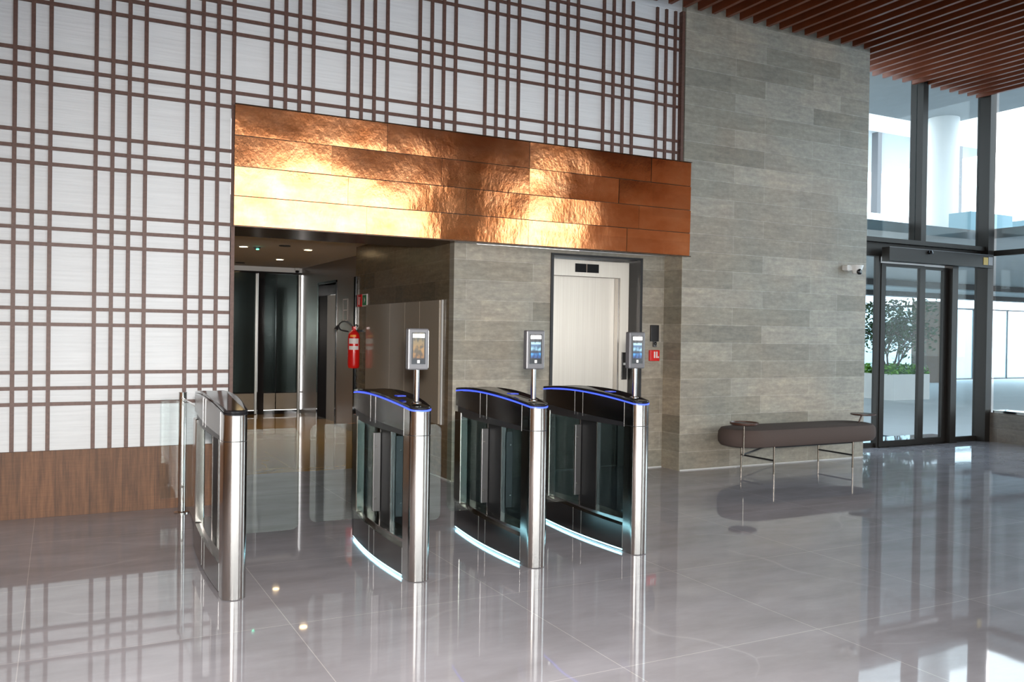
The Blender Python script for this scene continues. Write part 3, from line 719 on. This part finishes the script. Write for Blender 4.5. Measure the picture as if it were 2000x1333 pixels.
MB().tube([(px, py, .228), (6.55, 7.18, .18), (6.75, 7.41, .145)], .008, 8).build('tray_brace', 'blackm', bn, smooth=True)
MB().tube([(px, py, .230), (6.62, 6.98, .275), (6.75, 7.0, .290)], .008, 8).build('tray_brace', 'blackm', bn, smooth=True)
disc(8.27, 7.08, .565, '', rim=False).build('armrest_disc', 'wooddisc', bn, smooth=True)
MB().tube([(8.25, 7.08, .57), (8.20, 7.10, .44)], .009, 10).build('armrest_stem', 'wooddisc', bn, smooth=True)

# ------------------------------------------------------------------ glazed facade (right)
YF = 8.12
sbox('wall_return', 'stoneY', 8.75, 8.9, 8.051, 8.3, 0, ZC) if False else None
w1 = struct(thing('window_1', (10.2, YF, 2.8), 'tall clear upper glazing beside the stone wall', 'window')); del w1['category']
B(8.75, 10.43, YF-.006, YF+.006, 2.79, 5.25).build('pane', 'facade', w1)
B(10.53, 11.77, YF-.006, YF+.006, 2.79, 5.25).build('pane', 'facade', w1)
B(10.43, 10.53, 8.02, 8.22, 2.79, 5.25).build('mullion', 'alum', w1)
B(11.77, 11.90, 7.95, 8.15, 0, 5.25).build('corner_post', 'alum', w1)
B(8.75, 11.77, 8.0, 8.22, 2.73, 2.79).build('transom', 'alum', w1)
B(8.75, 11.77, YF-.05, YF+.05, 2.55, 2.728).build('head_panel', 'alum', w1)
d2 = struct(thing('door_2', (10.3, YF, 0), 'dark framed glass sliding entrance door', 'door')); del d2['category']
B(9.66, 9.70, 8.06, 8.14, 0, 2.55).build('door_post', 'alum', d2)
B(11.12, 11.24, 8.03, 8.16, 0, 2.55).build('door_post', 'alum', d2)
def leaf(xa, xb, ya, nm):
    fr = MB().box(xa, xa+.085, ya, ya+.05, .012, 2.46).box(xb-.085, xb, ya, ya+.05, .012, 2.46).box(xa+.085, xb-.085, ya, ya+.05, .012, .08).box(xa+.085, xb-.085, ya, ya+.05, 2.42, 2.46)
    q = fr.build('sliding_leaf', 'alum', d2)
    B(xa+.085, xb-.085, ya+.02, ya+.03, .08, 2.42).build('pane', 'facade', q)
leaf(9.705, 10.555, 8.05, 'a'); leaf(10.565, 11.12, 8.105, 'b')
B(8.76, 9.66, YF-.006, YF+.006, .06, 2.55).build('fixed_pane', 'facade', d2)
B(11.24, 11.77, YF-.006, YF+.006, .07, 2.55).build('fixed_pane', 'facade', d2)
B(8.76, 9.66, YF-.03, YF+.03, 0, .06).build('bottom_rail', 'alum', d2); B(11.24, 11.77, YF-.03, YF+.03, 0, .07).build('bottom_rail', 'alum', d2)
B(9.64, 11.78, 7.88, 8.0, 2.475, 2.66).build('operator_box', 'alum', d2, bevel=.004)
B(9.64, 11.78, 7.8775, 7.8795, 2.656, 2.662).build('silver_trim', 'greyp', d2)
B(11.56, 11.66, 7.874, 7.8795, 2.515, 2.62).build('yellow_sticker', simple('yellow_sticker', (.45, .30, .05), .5), d2)
B(11.665, 11.76, 7.872, 7.8795, 2.515, 2.63).build('end_bracket', 'greyp', d2)
MB().lathe([(0, 0), (.03, 0), (.036, .02), (.02, .05), (0, .05)], (10.42, 7.86, 2.60), 16).build('motion_sensor', 'black', d2, smooth=True)
B(9.7, 11.26, 8.02, 8.2, 0, .01).build('threshold', 'steel_dark', d2)
# side glazing along the right wall
M['plinth'] = stone_mat('polished_plinth_stone', ('Y', 'Z'), (.50, .48, .50), .3)
sbox('wall_right', 'plinth', XR, XR+.35, -6, 7.945, 0, .42, 'low stone plinth under the side window')
w2 = struct(thing('window_2', (XR, 4, .42), 'side window above the low stone wall', 'window')); del w2['category']
B(XR, XR+.3, -6, 7.9, .42, .455).build('sill', 'black', w2)
ys = [-5.9, -3.9, -2.0, 0.0, 2.4, 4.3, 6.2, 7.93]
for a, b_ in zip(ys[:-1], ys[1:]):
    B(XR+.05, XR+.06, a, b_, .455, 2.655).build('lower_pane', 'facade', w2)
    B(XR+.05, XR+.06, a, b_, 2.735, 5.25).build('upper_pane', 'facade', w2)
for a in ys[1:-1]: B(XR-.05, XR+.16, a-.06, a+.06, .455, 5.25).build('mullion', 'alum', w2)
B(XR, XR+.1, -6, 7.93, 2.656, 2.734).build('transom', 'alum', w2)
# unseen panels added inside the right glazing to shape copper and elevator reflections
sbox('wall_right', 'walnutY', XR-.1, XR-.001, -2.5, 1.5, 0, 2.4)
sbox('wall_right', 'walnutY', XR-.1, XR-.001, -5.3, 1.5, 2.401, ZC)
sbox('wall_right', 'walnutY', XR-.1, XR-.001, -5.3, -4.8, 0, 2.4) 
# glazing behind the camera
sbox('wall_front', 'walnut', -4, 2.3, -6.3, -6.0, 3.4, ZC)  # unseen solid walls, placed and wood-toned to shape the copper's reflections
sbox('wall_front', 'walnut', 8.1, 10.9, -6.3, -5.9, 0, ZC)
w3 = struct(thing('window_3', (3, -6.05, 0), 'tall windows on the street side', 'window')); del w3['category']
B(-4, 8.1, -6.1, -6.0, 0, .15).build('bottom_rail', 'alum', w3)
B(-4, 8.1, -6.1, -6.0, 2.68, 2.80).build('transom', 'alum', w3)
xx = [-4, -2.5, -.9, .7, 2.3, 3.9, 5.5, 7.1, 8.7, 10.3, 11.87]
for a in xx[:-2]: B(a-.06, a+.06, -6.16, -5.96, 0, 3.4 if a < 2.2 else ZC).build('mullion', 'alum', w3)
B(-4, 2.3, -6.06, -6.05, .15, 3.4).build('pane', 'glass', w3); B(2.3, 8.1, -6.06, -6.05, .15, ZC).build('pane', 'glass', w3); B(10.9, XR, -6.06, -6.05, .15, ZC).build('pane', 'glass', w3)

# ------------------------------------------------------------------ outside
sbox('floor', 'paving', -30, 60, 8.951, 60, -.25, -.13) if False else None
g = MB().box(-40, -4.2, -60, 60, -.2, -.03).box(XR+.36, 70, -60, 60, -.2, -.03).box(-4.2, XR+.36, -60, -6.2, -.2, -.03).box(8.9, XR+.36, 8.3, 60, -.2, -.03)
struct(g.build('floor_terrace', 'paving'), 'pale terrace paving outside')
cn = struct(MB().box(8.95, 12.05, 8.3, 20.5, 2.93, 3.07).box(12.05, 34, 6.3, 20.5, 2.93, 3.07).build('ceiling_canopy', 'concrete'), 'concrete canopy outside the entrance')
struct(MB().box(8.95, 34, 15.0, 15.35, 2.78, 2.929).box(8.95, 34, 18.5, 18.9, 2.78, 2.929).build('trim_canopy', 'alum'), 'dark beams under the canopy')
struct(MB().box(8.95, 14.6, 8.3, 10.9, 5.45, 5.7).build('ceiling_overhang', 'concrete'), 'upper concrete overhang')
rc = tag(MB().cyl(14.2, 10.5, 3.071, 5.449, .27, 32).build('round_column', 'white', None, smooth=True), 'white round column on the upper terrace', 'column')
M['frost'] = simple('frosted_white_glass', (.86, .93, .95), .4)
def frost():
    m = bpy.data.materials.new('frosted_fence_glass'); m.use_nodes = True; nt = m.node_tree; nt.nodes.clear()
    o = nt.nodes.new('ShaderNodeOutputMaterial'); t = nt.nodes.new('ShaderNodeBsdfTransparent'); d = nt.nodes.new('ShaderNodeBsdfTranslucent'); mx = nt.nodes.new('ShaderNodeMixShader')
    t.inputs[0].default_value = (.9, .97, .98, 1); d.inputs[0].default_value = (.85, .93, .95, 1); mx.inputs[0].default_value = .35
    nt.links.new(t.outputs[0], mx.inputs[1]); nt.links.new(d.outputs[0], mx.inputs[2]); nt.links.new(mx.outputs[0], o.inputs[0]); return m
M['frost'] = frost()
fn = thing('glass_fence', (28, 20.8, 0), 'tall pale glass fence along the far terrace edge', 'fence')
xf = 16.0
while xf < 40:
    B(xf+.02, xf+1.98, 20.79, 20.81, 0, 2.55).build('fence_panel', 'frost', fn); B(xf-.02, xf+.02, 20.77, 20.83, 0, 2.6).build('fence_post', 'greyp', fn); xf += 2
B(16, 40, 20.77, 20.83, 2.56, 2.62).build('top_rail', 'greyp', fn); B(16, 40, 20.77, 20.83, 0, .05).build('bottom_rail', 'greyp', fn)
bp_ = tag(B(26.4, 27.4, 20.0, 20.6, -.03, 2.77).build('brown_pier', simple('brown_render', (.16, .12, .09), .8)), 'brown pier at the glass fence behind the planter', 'pier')
tr = thing('potted_shrub', (18.5, 15.0, -.03), 'many-stemmed leafy shrub in a pale square planter box outside the glass door', 'potted plant')
po = MB().box(17.85, 19.15, 14.4, 15.7, -.03, .60); po.build('planter_box', 'concretel', tr, bevel=.01)
gc = MB()
def leafq(mb, c, s):
    d = Vector((random.gauss(0, 1), random.gauss(0, 1), random.gauss(0, .6))).normalized(); e = d.orthogonal().normalized()
    e.rotate(Matrix.Rotation(random.uniform(0, 2*PI), 3, d)); nrm = d.cross(e)*s*.12
    p = Vector(c); mb.add([p-d*s, p+e*s*.42+nrm, p+d*s, p-e*s*.42+nrm], [(0, 1, 2), (0, 2, 3)])
for i in range(900): leafq(gc, (random.uniform(17.85, 19.15), random.uniform(14.4, 15.7), .60+random.random()**1.5*.22), .07)
gcb = gc.build('ground_cover', 'leaf2', tr)
def branch(mb, p, d, ln, r, dep, tips):
    pts = [p]; q = Vector(p)
    for i in range(4):
        d = (d+Vector((random.gauss(0, .10), random.gauss(0, .10), .04))).normalized(); q = q+d*ln/4; pts.append(q.copy())
    mb.tube(pts, [r*(1-.12*i) for i in range(5)], 6)
    if dep == 0: tips.append((pts, d)); return
    for k in range(3 if dep > 1 else 2):
        nd = (d+Vector((random.gauss(0, .42), random.gauss(0, .42), random.gauss(0, .15)))).normalized()
        branch(mb, pts[-1 if k else -2], nd, ln*.72, r*.62, dep-1, tips)
    if dep <= 2: tips.append((pts, d))
bk = MB(); tips = []
for k in range(4):
    a = k*1.6+.3; branch(bk, Vector((18.35+.05*math.cos(a), 14.9+.05*math.sin(a), .58)), Vector((math.cos(a)*.55, math.sin(a)*.55, 1)).normalized(), .62, .032, 3, tips)
bk.build('branches', 'bark', tr)
lf = MB()
for pts, d in tips:
    for i in range(11):
        p = random.choice(pts)+Vector((random.gauss(0, .11), random.gauss(0, .11), random.gauss(0, .10))); leafq(lf, p, random.uniform(.045, .085))
for i in range(800):
    a = random.uniform(0, 2*PI); rr = math.sqrt(random.random())*1.05
    leafq(lf, (18.35+rr*math.cos(a), 14.9+rr*math.sin(a), random.uniform(2.05, 2.42) if random.random() < .5 else random.uniform(1.1, 2.3)), random.uniform(.04, .08))
lf.build('foliage', 'leaf', tr)
tag(B(9.75, 11.15, 8.45, 9.4, -.03, -.012).build('door_mat', 'mat'), 'dark blue door mat outside the glass door', 'mat')
# far building seen through the upper glazing
fb = thing('far_building', (27, 24, 0), 'pale glass-fronted building beyond the terrace', 'building')
M['farwall'] = simple('pale_blue_cladding', (.86, .92, .95), .6, bscale=1)
B(19, 36, 24, 30, -.03, 6.4).build('wall', 'farwall', fb)
B(19, 36, 24.0, 30, 9.6, 12.5).build('roof_slab', 'concretel', fb)
for a in (19, 21.2, 23.4, 25.0, 26.2, 28.6, 31, 33.5, 35.7): B(a, a+.22, 24, 24.3, 6.4, 9.6).build('window_frame', 'greyp', fb)
B(19, 25.0, 24, 24.3, 7.4, 7.55).build('window_frame', 'greyp', fb)
for i, (x0_, x1_, y_, h_, lb) in enumerate(((9.3, 12.3, 12.4, .55, 'long low blue-grey parapet block seen above the canopy at left'), (13.3, 14.4, 9.3, .50, 'blue-grey parapet block right of the round column'), (15.4, 16.0, 9.6, .55, 'narrow blue-grey parapet block beside the corner post'), (17.2, 18.6, 9.9, .60, 'rightmost blue-grey parapet block on the canopy'))):
    tag(B(x0_, x1_, y_, y_+.4, 3.071, 3.071+h_).build('parapet_block', simple('blue_grey_render', (.22, .36, .42), .7) if i == 0 else 'parapet', None), lb, 'parapet', 'parapet blocks on the canopy') if i == 0 else tag(B(x0_, x1_, y_, y_+.4, 3.071, 3.071+h_).build('parapet_block', bpy.data.materials['blue_grey_render'], None), lb, 'parapet', 'parapet blocks on the canopy')
